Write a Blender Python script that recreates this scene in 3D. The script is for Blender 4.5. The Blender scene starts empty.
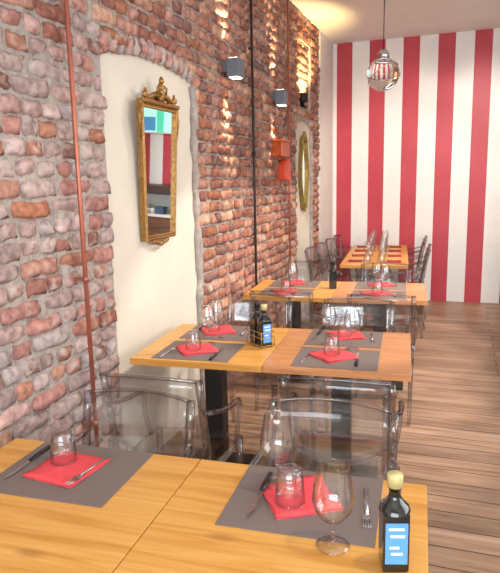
import bpy, bmesh, math, random
import numpy as np
from mathutils import Vector, Matrix

random.seed(7)
rng = np.random.default_rng(11)
SC = bpy.context.scene
COL = SC.collection
PI = math.pi

# ------------------------------------------------------------------ camera
F_PX, PITCH, YAW, ROLL = 592.33, 0.175, 0.341, -0.021
CAM = Vector((1.601, 0.0, 1.628))
fw = Vector((-math.sin(YAW) * math.cos(PITCH), math.cos(YAW) * math.cos(PITCH), -math.sin(PITCH)))
rt = Vector((math.cos(YAW), math.sin(YAW), 0))
up = rt.cross(fw)
c_, s_ = math.cos(ROLL), math.sin(ROLL)
rt2, up2 = rt * c_ + up * s_, up * c_ - rt * s_
cam_d = bpy.data.cameras.new('camera')
cam = bpy.data.objects.new('camera', cam_d)
COL.objects.link(cam)
M4 = Matrix.Identity(4)
for i in range(3):
    M4[i][0], M4[i][1], M4[i][2], M4[i][3] = rt2[i], up2[i], -fw[i], CAM[i]
cam.matrix_world = M4
cam_d.sensor_fit = 'HORIZONTAL'
cam_d.sensor_width = 36
cam_d.lens = F_PX * 36 / 500
cam_d.clip_start = 0.05
SC.camera = cam

# ------------------------------------------------------------------ world, light, exposure
W = bpy.data.worlds.new('world')
SC.world = W
W.use_nodes = True
W.node_tree.nodes['Background'].inputs[0].default_value = (0.72, 0.86, 1.0, 1)
W.node_tree.nodes['Background'].inputs[1].default_value = 1.0
SC.view_settings.view_transform = 'Standard'
SC.view_settings.look = 'None'
SC.view_settings.gamma = 1
SC.view_settings.use_curve_mapping = False
SC.view_settings.exposure = 0.12
SC.cycles.transparent_max_bounces = 64
SC.cycles.max_bounces = 10
SC.cycles.glossy_bounces = 6
SC.cycles.use_denoising = True
SC.cycles.sample_clamp_indirect = 4.0


def area(name, loc, rot, sx, sy, power, color):
    d = bpy.data.lights.new(name, 'AREA')
    d.shape = 'RECTANGLE'
    d.size, d.size_y, d.energy, d.color = sx, sy, power, color
    o = bpy.data.objects.new(name, d)
    o.location, o.rotation_euler = loc, rot
    COL.objects.link(o)
    return o


def aim(o, target):
    o.rotation_euler = (Vector(target) - Vector(o.location)).to_track_quat('-Z', 'Y').to_euler()


def spot(name, loc, target, power, color, angle, blend=0.5, radius=0.04):
    d = bpy.data.lights.new(name, 'SPOT')
    d.energy, d.color, d.spot_size, d.spot_blend, d.shadow_soft_size = power, color, math.radians(angle), blend, radius
    o = bpy.data.objects.new(name, d)
    o.location = loc
    aim(o, target)
    COL.objects.link(o)
    return o


# daylight through the shop front behind the camera (the opening in wall_rear)
area('daylight_shop_window', (2.1, -2.42, 1.75), (math.radians(90), 0, 0), 3.6, 1.65, 155, (0.88, 0.95, 1.0))
# daylight through the side window of the right wall
area('daylight_side_window', (4.1, 2.6, 1.7), (math.radians(90), 0, math.radians(90)), 3.0, 1.7, 65, (0.95, 0.98, 1.0))
CEIL = 3.4
SPOTS = [  # ceiling spot lamps: location, aim, watts, cone, blend
    ((2.15, 3.9, CEIL - 0.2), (0.35, 3.9, 0.0), 200, 56, 0.25),
    ((2.15, 4.9, CEIL - 0.2), (0.35, 4.9, 0.0), 200, 56, 0.25),
    ((2.15, 5.9, CEIL - 0.2), (0.35, 5.9, 0.0), 190, 56, 0.25),
    ((2.0, 4.7, CEIL - 0.2), (-0.1, 3.0, 1.3), 95, 44, 0.6),
    ((2.3, 5.4, CEIL - 0.2), (1.2, 8.2, 1.2), 190, 74, 0.6),
    ((1.3, 5.4, CEIL - 0.2), (0.7, 7.6, 1.1), 90, 70, 0.6),
    ((2.2, 1.4, CEIL - 0.2), (0.9, 1.9, 0.75), 70, 78, 0.5),
]
for k, (l, t, p, an, bl) in enumerate(SPOTS):
    spot('ceiling_spot_beam', Vector(l) + (Vector(t) - Vector(l)).normalized() * 0.09, t, p, (1.0, 0.90, 0.79), an, bl, 0.035)


# ------------------------------------------------------------------ materials
def new_mat(name):
    m = bpy.data.materials.new(name)
    m.use_nodes = True
    nt = m.node_tree
    nt.nodes.clear()
    out = nt.nodes.new('ShaderNodeOutputMaterial')
    return m, nt, out


def srgb(r, g, b):
    f = lambda c: (c / 255 / 12.92) if c / 255 <= 0.04045 else ((c / 255 + 0.055) / 1.055) ** 2.4
    return (f(r), f(g), f(b), 1)


def pbr(name, col, rough=0.5, metal=0.0, var=0.0, scale=8.0, bump=0.0, emit=None, estr=0.0, coat=0.0, stretch=(1, 1, 1)):
    m, nt, out = new_mat(name)
    b = nt.nodes.new('ShaderNodeBsdfPrincipled')
    b.inputs['Base Color'].default_value = col
    b.inputs['Roughness'].default_value = rough
    b.inputs['Metallic'].default_value = metal
    b.inputs['Coat Weight'].default_value = coat
    if emit:
        b.inputs['Emission Color'].default_value = emit
        b.inputs['Emission Strength'].default_value = estr
    nt.links.new(b.outputs[0], out.inputs[0])
    if var or bump:
        tc = nt.nodes.new('ShaderNodeTexCoord')
        mp = nt.nodes.new('ShaderNodeMapping')
        mp.inputs['Scale'].default_value = stretch
        n = nt.nodes.new('ShaderNodeTexNoise')
        n.inputs['Scale'].default_value = scale
        n.inputs['Detail'].default_value = 6
        nt.links.new(tc.outputs['Object'], mp.inputs[0])
        nt.links.new(mp.outputs[0], n.inputs['Vector'])
        if var:
            r = nt.nodes.new('ShaderNodeValToRGB')
            r.color_ramp.elements[0].position, r.color_ramp.elements[1].position = 0.3, 0.7
            r.color_ramp.elements[0].color = tuple(max(0, c * (1 - var)) for c in col[:3]) + (1,)
            r.color_ramp.elements[1].color = tuple(min(1, c * (1 + var)) for c in col[:3]) + (1,)
            nt.links.new(n.outputs['Fac'], r.inputs[0])
            nt.links.new(r.outputs[0], b.inputs['Base Color'])
        if bump:
            bp = nt.nodes.new('ShaderNodeBump')
            bp.inputs['Strength'].default_value = bump
            bp.inputs['Distance'].default_value = 0.02
            nt.links.new(n.outputs['Fac'], bp.inputs['Height'])
            nt.links.new(bp.outputs[0], b.inputs['Normal'])
    return m


def clear(name, face, graze, ior=1.5, rough=0.02):
    """thin clear plastic or glass: fresnel reflection over a transparency that tints where the path through it is long"""
    m, nt, out = new_mat(name)
    lw = nt.nodes.new('ShaderNodeLayerWeight')
    lw.inputs['Blend'].default_value = 0.35
    ramp = nt.nodes.new('ShaderNodeValToRGB')
    ramp.color_ramp.elements[0].position, ramp.color_ramp.elements[1].position = 0.25, 1.0
    ramp.color_ramp.elements[0].color = face
    ramp.color_ramp.elements[1].color = graze
    nt.links.new(lw.outputs['Facing'], ramp.inputs[0])
    tr = nt.nodes.new('ShaderNodeBsdfTransparent')
    nt.links.new(ramp.outputs[0], tr.inputs[0])
    gl = nt.nodes.new('ShaderNodeBsdfGlossy')
    gl.inputs['Roughness'].default_value = rough
    gl.inputs['Color'].default_value = (1, 1, 1, 1)
    lw2 = nt.nodes.new('ShaderNodeLayerWeight')
    lw2.inputs['Blend'].default_value = 0.5
    pw = nt.nodes.new('ShaderNodeMath'); pw.operation = 'POWER'; pw.inputs[1].default_value = 4.0
    nt.links.new(lw2.outputs['Facing'], pw.inputs[0])
    f0 = ((ior - 1) / (ior + 1)) ** 2
    fr = nt.nodes.new('ShaderNodeMapRange')
    fr.inputs['To Min'].default_value, fr.inputs['To Max'].default_value = f0, 0.75
    nt.links.new(pw.outputs[0], fr.inputs['Value'])
    mx = nt.nodes.new('ShaderNodeMixShader')
    nt.links.new(fr.outputs['Result'], mx.inputs[0])
    nt.links.new(tr.outputs[0], mx.inputs[1])
    nt.links.new(gl.outputs[0], mx.inputs[2])
    nt.links.new(mx.outputs[0], out.inputs[0])
    return m


def brick_mat(name):
    m, nt, out = new_mat(name)
    b = nt.nodes.new('ShaderNodeBsdfPrincipled')
    b.inputs['Roughness'].default_value = 0.9
    b.inputs['Specular IOR Level'].default_value = 0.2
    at = nt.nodes.new('ShaderNodeAttribute')
    at.attribute_name = 'brick_colour'
    tc = nt.nodes.new('ShaderNodeTexCoord')
    n1 = nt.nodes.new('ShaderNodeTexNoise')
    n1.inputs['Scale'].default_value = 26
    n1.inputs['Detail'].default_value = 8
    n2 = nt.nodes.new('ShaderNodeTexNoise')
    n2.inputs['Scale'].default_value = 13
    n2.inputs['Detail'].default_value = 7
    nt.links.new(tc.outputs['Object'], n1.inputs['Vector'])
    nt.links.new(tc.outputs['Object'], n2.inputs['Vector'])
    r1 = nt.nodes.new('ShaderNodeMapRange')
    r1.inputs['From Min'].default_value, r1.inputs['From Max'].default_value = 0.3, 0.7
    r1.inputs['To Min'].default_value, r1.inputs['To Max'].default_value = 0.6, 1.3
    nt.links.new(n1.outputs['Fac'], r1.inputs['Value'])
    mul = nt.nodes.new('ShaderNodeMix')
    mul.data_type = 'RGBA'
    mul.blend_type = 'MULTIPLY'
    mul.inputs['Factor'].default_value = 1
    nt.links.new(at.outputs['Color'], mul.inputs[6])
    nt.links.new(r1.outputs['Result'], mul.inputs[7])
    # smeared mortar on the faces: amount = alpha of the attribute
    add = nt.nodes.new('ShaderNodeMath')
    add.operation = 'ADD'
    nt.links.new(n2.outputs['Fac'], add.inputs[0])
    nt.links.new(at.outputs['Alpha'], add.inputs[1])
    r2 = nt.nodes.new('ShaderNodeMapRange')
    r2.inputs['From Min'].default_value, r2.inputs['From Max'].default_value = 0.98, 1.16
    nt.links.new(add.outputs[0], r2.inputs['Value'])
    mx = nt.nodes.new('ShaderNodeMix')
    mx.data_type = 'RGBA'
    nt.links.new(r2.outputs['Result'], mx.inputs['Factor'])
    nt.links.new(mul.outputs[2], mx.inputs[6])
    mx.inputs[7].default_value = srgb(186, 170, 162)
    nt.links.new(mx.outputs[2], b.inputs['Base Color'])
    bp = nt.nodes.new('ShaderNodeBump')
    bp.inputs['Strength'].default_value = 0.7
    bp.inputs['Distance'].default_value = 0.012
    nt.links.new(n1.outputs['Fac'], bp.inputs['Height'])
    nt.links.new(bp.outputs[0], b.inputs['Normal'])
    nt.links.new(b.outputs[0], out.inputs[0])
    return m


def stripes_mat(name, period, red_w, x0):
    m, nt, out = new_mat(name)
    b = nt.nodes.new('ShaderNodeBsdfPrincipled')
    b.inputs['Roughness'].default_value = 0.45
    tc = nt.nodes.new('ShaderNodeTexCoord')
    sp = nt.nodes.new('ShaderNodeSeparateXYZ')
    nt.links.new(tc.outputs['Object'], sp.inputs[0])
    a = nt.nodes.new('ShaderNodeMath'); a.operation = 'SUBTRACT'; a.inputs[1].default_value = x0
    nt.links.new(sp.outputs['X'], a.inputs[0])
    d = nt.nodes.new('ShaderNodeMath'); d.operation = 'DIVIDE'; d.inputs[1].default_value = period
    nt.links.new(a.outputs[0], d.inputs[0])
    f = nt.nodes.new('ShaderNodeMath'); f.operation = 'FRACT'
    nt.links.new(d.outputs[0], f.inputs[0])
    l = nt.nodes.new('ShaderNodeMath'); l.operation = 'LESS_THAN'; l.inputs[1].default_value = red_w / period
    nt.links.new(f.outputs[0], l.inputs[0])
    n = nt.nodes.new('ShaderNodeTexNoise'); n.inputs['Scale'].default_value = 3; n.inputs['Detail'].default_value = 5
    nt.links.new(tc.outputs['Object'], n.inputs['Vector'])
    def ramp(c0, c1):
        r = nt.nodes.new('ShaderNodeValToRGB')
        r.color_ramp.elements[0].position, r.color_ramp.elements[1].position = 0.3, 0.7
        r.color_ramp.elements[0].color, r.color_ramp.elements[1].color = c0, c1
        nt.links.new(n.outputs['Fac'], r.inputs[0])
        return r
    rr = ramp(srgb(186, 58, 72), srgb(198, 70, 84))
    rw = ramp(srgb(238, 236, 233), srgb(244, 242, 240))
    mx = nt.nodes.new('ShaderNodeMix'); mx.data_type = 'RGBA'
    nt.links.new(l.outputs[0], mx.inputs['Factor'])
    nt.links.new(rw.outputs[0], mx.inputs[6])
    nt.links.new(rr.outputs[0], mx.inputs[7])
    nt.links.new(mx.outputs[2], b.inputs['Base Color'])
    nt.links.new(b.outputs[0], out.inputs[0])
    return m


def wood_mat(name, dark, mid, light, rough=0.4, plank=None, knots=True, grain=(1.3, 22, 22), seed=0.0, spec=0.5):
    """boards running along object X; optional plank width in Y with joints"""
    m, nt, out = new_mat(name)
    b = nt.nodes.new('ShaderNodeBsdfPrincipled')
    b.inputs['Roughness'].default_value = rough
    b.inputs['Specular IOR Level'].default_value = spec
    tc = nt.nodes.new('ShaderNodeTexCoord')
    mp = nt.nodes.new('ShaderNodeMapping')
    mp.inputs['Scale'].default_value = grain
    mp.inputs['Location'].default_value = (seed, seed * 1.7, 0)
    nt.links.new(tc.outputs['Object'], mp.inputs[0])
    vec = mp.outputs[0]
    br = None
    if plank:
        br = nt.nodes.new('ShaderNodeTexBrick')
        br.inputs['Scale'].default_value = 1
        br.inputs['Brick Width'].default_value = plank[0]
        br.inputs['Row Height'].default_value = plank[1]
        br.inputs['Mortar Size'].default_value = 0.004
        br.inputs['Mortar Smooth'].default_value = 0.2
        br.inputs['Color1'].default_value = (0, 0, 0, 1)
        br.inputs['Color2'].default_value = (1, 1, 1, 1)
        br.inputs['Mortar'].default_value = (0.5, 0.5, 0.5, 1)
        br.offset = 0.37
        nt.links.new(tc.outputs['Object'], br.inputs['Vector'])
        sc = nt.nodes.new('ShaderNodeVectorMath'); sc.operation = 'SCALE'; sc.inputs['Scale'].default_value = 9
        nt.links.new(br.outputs['Color'], sc.inputs[0])
        ad = nt.nodes.new('ShaderNodeVectorMath'); ad.operation = 'ADD'
        nt.links.new(mp.outputs[0], ad.inputs[0]); nt.links.new(sc.outputs[0], ad.inputs[1])
        vec = ad.outputs[0]
    n = nt.nodes.new('ShaderNodeTexNoise')
    n.inputs['Scale'].default_value = 1.6
    n.inputs['Detail'].default_value = 7
    n.inputs['Distortion'].default_value = 0.9
    nt.links.new(vec, n.inputs['Vector'])
    r = nt.nodes.new('ShaderNodeValToRGB')
    e = r.color_ramp.elements
    e[0].position, e[0].color = 0.28, dark
    e[1].position, e[1].color = 0.72, light
    k = e.new(0.48); k.color = mid
    nt.links.new(n.outputs['Fac'], r.inputs[0])
    colr = r.outputs[0]
    if plank:
        mr = nt.nodes.new('ShaderNodeMapRange')
        mr.inputs['To Min'].default_value, mr.inputs['To Max'].default_value = 0.78, 1.18
        nt.links.new(br.outputs['Color'], mr.inputs['Value'])
        mu = nt.nodes.new('ShaderNodeMix'); mu.data_type = 'RGBA'; mu.blend_type = 'MULTIPLY'; mu.inputs['Factor'].default_value = 1
        nt.links.new(colr, mu.inputs[6]); nt.links.new(mr.outputs['Result'], mu.inputs[7])
        mj = nt.nodes.new('ShaderNodeMix'); mj.data_type = 'RGBA'
        nt.links.new(br.outputs['Fac'], mj.inputs['Factor'])
        nt.links.new(mu.outputs[2], mj.inputs[6]); mj.inputs[7].default_value = tuple(c * 0.35 for c in dark[:3]) + (1,)
        colr = mj.outputs[2]
    if knots:
        v = nt.nodes.new('ShaderNodeTexVoronoi'); v.inputs['Scale'].default_value = 1.0
        mk = nt.nodes.new('ShaderNodeMapping'); mk.inputs['Scale'].default_value = (3.1, 7.5, 3); mk.inputs['Location'].default_value = (seed * 3.1, seed, 0)
        nt.links.new(tc.outputs['Object'], mk.inputs[0]); nt.links.new(mk.outputs[0], v.inputs['Vector'])
        kr = nt.nodes.new('ShaderNodeMapRange')
        kr.inputs['From Min'].default_value, kr.inputs['From Max'].default_value = 0.05, 0.17
        kr.inputs['To Min'].default_value, kr.inputs['To Max'].default_value = 0.65, 0.0
        nt.links.new(v.outputs['Distance'], kr.inputs['Value'])
        mm = nt.nodes.new('ShaderNodeMix'); mm.data_type = 'RGBA'
        nt.links.new(kr.outputs['Result'], mm.inputs['Factor'])
        nt.links.new(colr, mm.inputs[6]); mm.inputs[7].default_value = tuple(c * 0.7 for c in dark[:3]) + (1,)
        colr = mm.outputs[2]
    nt.links.new(colr, b.inputs['Base Color'])
    bp = nt.nodes.new('ShaderNodeBump'); bp.inputs['Strength'].default_value = 0.12; bp.inputs['Distance'].default_value = 0.004
    nt.links.new(n.outputs['Fac'], bp.inputs['Height']); nt.links.new(bp.outputs[0], b.inputs['Normal'])
    nt.links.new(b.outputs[0], out.inputs[0])
    return m


def woven_mat(name, c0, c1):
    m, nt, out = new_mat(name)
    b = nt.nodes.new('ShaderNodeBsdfPrincipled')
    b.inputs['Roughness'].default_value = 0.8
    tc = nt.nodes.new('ShaderNodeTexCoord')
    ck = nt.nodes.new('ShaderNodeTexChecker')
    ck.inputs['Scale'].default_value = 260
    ck.inputs['Color1'].default_value, ck.inputs['Color2'].default_value = c0, c1
    nt.links.new(tc.outputs['Object'], ck.inputs['Vector'])
    nt.links.new(ck.outputs['Color'], b.inputs['Base Color'])
    nt.links.new(b.outputs[0], out.inputs[0])
    return m


MT = dict(
    plaster=pbr('ivory_plaster', srgb(217, 208, 193), 0.85, var=0.05, scale=3.5, bump=0.12),
    paint=pbr('white_wall_paint', srgb(226, 221, 215), 0.7, var=0.03, scale=4, bump=0.05),
    ceiling=pbr('ceiling_paint', srgb(236, 234, 230), 0.8, var=0.02, scale=3),
    mortar=pbr('grey_mortar', srgb(168, 156, 148), 0.95, var=0.22, scale=22, bump=0.8),
    brick=brick_mat('old_brick'),
    stripes=stripes_mat('striped_paint', 0.4285, 0.205, -0.016),
    floor=wood_mat('floor_planks', srgb(122, 94, 74), srgb(156, 124, 100), srgb(180, 150, 126), 0.42, plank=(1.2, 0.15), knots=False, grain=(1.0, 13, 13)),
    top_yellow=wood_mat('honey_pine', srgb(196, 134, 58), srgb(214, 155, 76), srgb(226, 174, 98), 0.34, seed=1.3),
    top_orange=wood_mat('reddish_pine', srgb(182, 118, 72), srgb(198, 136, 88), srgb(210, 154, 106), 0.34, seed=4.1),
    black=pbr('black_powder_coat', srgb(26, 25, 28), 0.45, var=0.1, scale=30),
    mat=woven_mat('taupe_woven', srgb(112, 98, 94), srgb(128, 113, 108)),
    napkin=pbr('red_napkin', srgb(226, 74, 82), 0.8, var=0.06, scale=40, bump=0.15),
    napkin_dark=pbr('dark_red_napkin', srgb(160, 38, 46), 0.8, var=0.08, scale=40),
    steel=pbr('polished_steel', srgb(200, 200, 203), 0.18, 1.0, var=0.03, scale=20),
    handle=pbr('black_handle', srgb(22, 20, 24), 0.35, var=0.1, scale=40),
    plastic=clear('clear_polycarbonate', (0.95, 0.955, 0.965, 1), (0.55, 0.54, 0.55, 1), 1.66, 0.07),
    plastic_rod=clear('clear_polycarbonate_rod', (0.78, 0.76, 0.765, 1), (0.13, 0.11, 0.105, 1), 1.8),
    glass=clear('clear_glass', (0.975, 0.978, 0.982, 1), (0.40, 0.41, 0.43, 1), 1.75),
    gilt=pbr('gilt', srgb(158, 118, 66), 0.36, 0.7, var=0.3, scale=60, bump=0.3),
    gilt_green=pbr('tarnished_gilt', srgb(150, 128, 70), 0.45, 0.6, var=0.35, scale=50, bump=0.3),
    mirror=pbr('mirror_glass', (0.93, 0.95, 0.95, 1), 0.015, 1.0, var=0.01, scale=2),
    copper=pbr('copper_pipe', srgb(176, 104, 84), 0.38, 0.55, var=0.12, scale=14),
    conduit=pbr('dark_conduit', srgb(52, 44, 42), 0.5, 0.2, var=0.15, scale=20),
    sconce=pbr('grey_lamp_metal', srgb(120, 126, 138), 0.45, 0.3, var=0.06, scale=20),
    lamp_on=pbr('lit_lamp_lens', (1, 0.95, 0.85, 1), 0.4, emit=(1, 0.9, 0.72, 1), estr=6.0, var=0.01),
    bottle=pbr('dark_bottle_glass', srgb(18, 20, 16), 0.08, 0.0, coat=0.6, var=0.1, scale=5),
    cap_gold=pbr('gold_cap', srgb(206, 194, 138), 0.4, 0.2, var=0.08, scale=20),
    cap_black=pbr('black_cap', srgb(20, 20, 22), 0.4, var=0.1, scale=20),
    label_blue=pbr('blue_label', srgb(92, 160, 226), 0.5, var=0.06, scale=25),
    label_white=pbr('white_label_print', srgb(236, 240, 244), 0.5, var=0.03, scale=25),
    wire=pbr('brass_wire', srgb(190, 160, 104), 0.3, 0.9, var=0.08, scale=20),
    coppery=pbr('orange_copper_lacquer', srgb(196, 96, 52), 0.35, 0.35, var=0.2, scale=14),
    redlacq=pbr('orange_red_lacquer', srgb(222, 78, 46), 0.4, var=0.12, scale=14),
    counter=wood_mat('dark_counter_wood', srgb(40, 24, 18), srgb(62, 38, 28), srgb(84, 54, 40), 0.4, knots=False),
    counter_mid=wood_mat('brown_counter_front', srgb(84, 54, 38), srgb(112, 74, 52), srgb(136, 94, 68), 0.5, knots=False, seed=2),
    white=pbr('white_ceramic', srgb(236, 234, 228), 0.25, var=0.02, scale=10),
    redbox=pbr('red_carton', srgb(196, 40, 38), 0.5, var=0.06, scale=10),
    bluebox=pbr('blue_carton', srgb(66, 90, 120), 0.5, var=0.06, scale=10),
    aqua=pbr('aqua_screen_light', (0.2, 0.4, 0.35, 1), 0.4, emit=(0.50, 0.96, 0.78, 1), estr=0.9, var=0.01),
    aqua_deep=pbr('green_screen_band', (0.05, 0.3, 0.2, 1), 0.4, emit=(0.08, 0.72, 0.42, 1), estr=0.8, var=0.01),
    aqua_blue=pbr('blue_screen_block', (0.05, 0.2, 0.4, 1), 0.4, emit=(0.06, 0.22, 0.42, 1), estr=0.8, var=0.01),
    winframe=pbr('window_frame_grey', srgb(70, 72, 76), 0.4, var=0.05, scale=12),
)
def refract_mat():
    m, nt, out = new_mat('pendant_glass')
    g = nt.nodes.new('ShaderNodeBsdfGlass')
    g.inputs['IOR'].default_value = 1.3
    g.inputs['Roughness'].default_value = 0.02
    g.inputs['Color'].default_value = (0.97, 0.96, 0.95, 1)
    nt.links.new(g.outputs[0], out.inputs[0])
    return m
MT['globe'] = refract_mat()


# ------------------------------------------------------------------ mesh helpers
class MB:
    def __init__(s):
        s.v, s.f, s.sm = [], [], []

    def add(s, verts, faces, smooth=False):
        o = len(s.v)
        s.v.extend([tuple(p) for p in verts])
        s.f.extend([tuple(i + o for i in f) for f in faces])
        s.sm.extend([smooth] * len(faces))
        return s

    def box(s, x0, x1, y0, y1, z0, z1, bevel=0.0, seg=2, M=None):
        bm = bmesh.new()
        bmesh.ops.create_cube(bm, size=1)
        for v in bm.verts:
            v.co = Vector(((x0 + x1) / 2 + v.co.x * (x1 - x0), (y0 + y1) / 2 + v.co.y * (y1 - y0), (z0 + z1) / 2 + v.co.z * (z1 - z0)))
        if bevel:
            bmesh.ops.bevel(bm, geom=bm.edges[:], offset=bevel, segments=seg, affect='EDGES', profile=0.7)
        s.from_bm(bm, M)
        return s

    def from_bm(s, bm, M=None, smooth=False):
        bm.verts.index_update()
        vs = [(M @ v.co) if M else v.co.copy() for v in bm.verts]
        s.add(vs, [[v.index for v in f.verts] for f in bm.faces], smooth)
        bm.free()

    def tube(s, pts, rad, n=8, caps=True, squash=None):
        pts = [Vector(p) for p in pts]
        if not isinstance(rad, (list, tuple)):
            rad = [rad] * len(pts)
        vs, fs = [], []
        prev = None
        for i, p in enumerate(pts):
            t = (pts[min(i + 1, len(pts) - 1)] - pts[max(i - 1, 0)]).normalized()
            if prev is None:
                a = Vector((1, 0, 0)) if abs(t.x) < 0.8 else Vector((0, 1, 0))
            else:
                a = prev
            a = (a - t * a.dot(t)).normalized()
            b = t.cross(a)
            prev = a
            sq = squash or (1, 1)
            for k in range(n):
                g = 2 * PI * (k + 0.5) / n
                vs.append(p + (a * math.cos(g) * sq[0] + b * math.sin(g) * sq[1]) * rad[i])
        for i in range(len(pts) - 1):
            for k in range(n):
                fs.append((i * n + k, i * n + (k + 1) % n, (i + 1) * n + (k + 1) % n, (i + 1) * n + k))
        s.add(vs, fs, True)
        if caps:
            o = len(s.v) - len(vs)
            s.f.append(tuple(o + k for k in reversed(range(n)))); s.sm.append(False)
            o2 = o + (len(pts) - 1) * n
            s.f.append(tuple(o2 + k for k in range(n))); s.sm.append(False)
        return s

    def lathe(s, prof, n=28, c=(0, 0, 0), closed=False):
        vs, fs = [], []
        for (r, z) in prof:
            for k in range(n):
                g = 2 * PI * k / n
                vs.append((c[0] + r * math.cos(g), c[1] + r * math.sin(g), c[2] + z))
        m = len(prof)
        for i in range(m if closed else m - 1):
            j = (i + 1) % m
            for k in range(n):
                fs.append((i * n + k, i * n + (k + 1) % n, j * n + (k + 1) % n, j * n + k))
        s.add(vs, fs, True)
        return s

    def ball(s, c, r, sq=(1, 1, 1), n=12):
        prof = []
        vs, fs = [], []
        m = n // 2 + 1
        for i in range(m):
            t = PI * i / (m - 1)
            for k in range(n):
                g = 2 * PI * k / n
                vs.append((c[0] + r * sq[0] * math.sin(t) * math.cos(g), c[1] + r * sq[1] * math.sin(t) * math.sin(g), c[2] + r * sq[2] * math.cos(t)))
        for i in range(m - 1):
            for k in range(n):
                fs.append((i * n + k, (i + 1) * n + k, (i + 1) * n + (k + 1) % n, i * n + (k + 1) % n))
        s.add(vs, fs, True)
        return s

    def slab(s, grid_top, thick, smooth=True, normal=None):
        """grid of points [i][j] given a thickness along normal function or vector -> closed shell"""
        ni, nj = len(grid_top), len(grid_top[0])
        nv = Vector(normal or (0, 0, -1)) * thick
        top = [Vector(p) for row in grid_top for p in row]
        vs = top + [p + nv for p in top]
        N = ni * nj
        fs = []
        for i in range(ni - 1):
            for j in range(nj - 1):
                a, b, c, d = i * nj + j, (i + 1) * nj + j, (i + 1) * nj + j + 1, i * nj + j + 1
                fs.append((a, b, c, d))
                fs.append((N + d, N + c, N + b, N + a))
        for i in range(ni - 1):
            for j in (0, nj - 1):
                a, b = i * nj + j, (i + 1) * nj + j
                fs.append((a, N + a, N + b, b) if j == 0 else (b, N + b, N + a, a))
        for j in range(nj - 1):
            for i in (0, ni - 1):
                a, b = i * nj + j, i * nj + j + 1
                fs.append((b, N + b, N + a, a) if i == 0 else (a, N + a, N + b, b))
        s.add(vs, fs, smooth)
        return s

    def build(s, name, m, parent=None, M=None):
        me = bpy.data.meshes.new(name)
        vs = [tuple(M @ Vector(p)) for p in s.v] if M else s.v
        me.from_pydata(vs, [], s.f)
        me.polygons.foreach_set('use_smooth', s.sm)
        me.update()
        bm = bmesh.new(); bm.from_mesh(me)
        bmesh.ops.recalc_face_normals(bm, faces=bm.faces[:])
        bm.to_mesh(me); bm.free()
        me.materials.append(MT[m] if isinstance(m, str) else m)
        o = bpy.data.objects.new(name, me)
        COL.objects.link(o)
        if parent:
            o.parent = parent
        return o


def empty(name, loc=(0, 0, 0), rz=0.0):
    o = bpy.data.objects.new(name, None)
    o.empty_display_size = 0.1
    o.location, o.rotation_euler = loc, (0, 0, rz)
    COL.objects.link(o)
    return o


def tag(o, label, cat, group=None):
    o['label'], o['category'] = label, cat
    if group:
        o['group'] = group
    return o


def struct(o):
    o['kind'] = 'structure'
    return o


def kids(o):
    return [c for c in bpy.data.objects if c.parent == o]


TREE = {}
def copy_tree(root):
    """copy of a thing with copies of its parts and sub-parts (mesh data shared)"""
    if root.name not in TREE:
        TREE[root.name] = [(c, [g for g in kids(c)]) for c in kids(root)]
    r = root.copy(); COL.objects.link(r)
    for c, gs in TREE[root.name]:
        c2 = c.copy(); COL.objects.link(c2); c2.parent = r
        for g in gs:
            g2 = g.copy(); COL.objects.link(g2); g2.parent = c2
    return r


class Proto:
    """first use places the original, later uses place copies"""
    def __init__(s, root):
        s.root, s.used = root, False

    def place(s, loc, rz, label, cat, group=None, tilt=None):
        o = copy_tree(s.root) if s.used else s.root
        s.used = True
        o.location, o.rotation_euler = loc, ((tilt or (0, 0))[0], (tilt or (0, 0))[1], rz)
        return tag(o, label, cat, group)


# ------------------------------------------------------------------ room shell
YB, YR, XR = 8.2, -2.5, 4.2
BRX = -0.07                        # face of the bricks on the left wall
PLX, MOX = BRX - 0.04, BRX - 0.014  # plaster plane and mortar plane


def niche_top(Y, y0, y1, spring, rise):
    m, h = (y0 + y1) / 2, (y1 - y0) / 2
    u = (Y - m) / h
    return spring + rise * (1 - u * u) if abs(u) < 1 else -1


NICHES = [(2.645, 3.73, 2.285, 0.05), (6.34, 7.06, 2.215, 0.07)]
RECESS = (6.43, 7.06, 2.43, 3.14)   # lit recess above the second niche
BRICK_Y0, BRICK_Y1 = 0.6, 7.42

struct(MB().box(-0.2, XR + 0.2, YR - 0.2, YB + 0.2, -0.12, 0.0).build('floor', 'floor'))
struct(MB().box(-0.25, XR + 0.2, YR - 0.2, YB + 0.2, CEIL, CEIL + 0.12).build('ceiling', 'ceiling'))
struct(MB().box(-0.25, XR + 0.2, YB, YB + 0.12, 0.0, CEIL).build('wall_back', 'stripes'))
# right wall with a side window, rear wall with a shop front
w = MB()
w.box(XR, XR + 0.15, YR, 1.1, 0, CEIL); w.box(XR, XR + 0.15, 4.1, YB, 0, CEIL)
w.box(XR, XR + 0.15, 1.1, 4.1, 0, 0.85); w.box(XR, XR + 0.15, 1.1, 4.1, 2.55, CEIL)
struct(w.build('wall_right', 'paint'))
w = MB()
w.box(-0.2, 0.3, YR - 0.12, YR, 0, CEIL); w.box(3.9, XR, YR - 0.12, YR, 0, CEIL)
w.box(0.3, 3.9, YR - 0.12, YR, 2.6, CEIL); w.box(0.3, 3.9, YR - 0.12, YR, 0, 0.9)
struct(w.build('wall_rear', 'paint'))
w = MB()
for x in (0.3, 1.5, 2.7, 3.84):
    w.box(x, x + 0.06, YR - 0.08, YR - 0.02, 0.9, 2.6)
w.box(0.3, 3.9, YR - 0.08, YR - 0.02, 0.9, 0.96); w.box(0.3, 3.9, YR - 0.08, YR - 0.02, 2.54, 2.6)
struct(w.build('window_1', 'winframe'))
w = MB()
for y in (1.1, 2.57, 4.04):
    w.box(XR + 0.04, XR + 0.1, y, y + 0.06, 0.85, 2.55)
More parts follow.
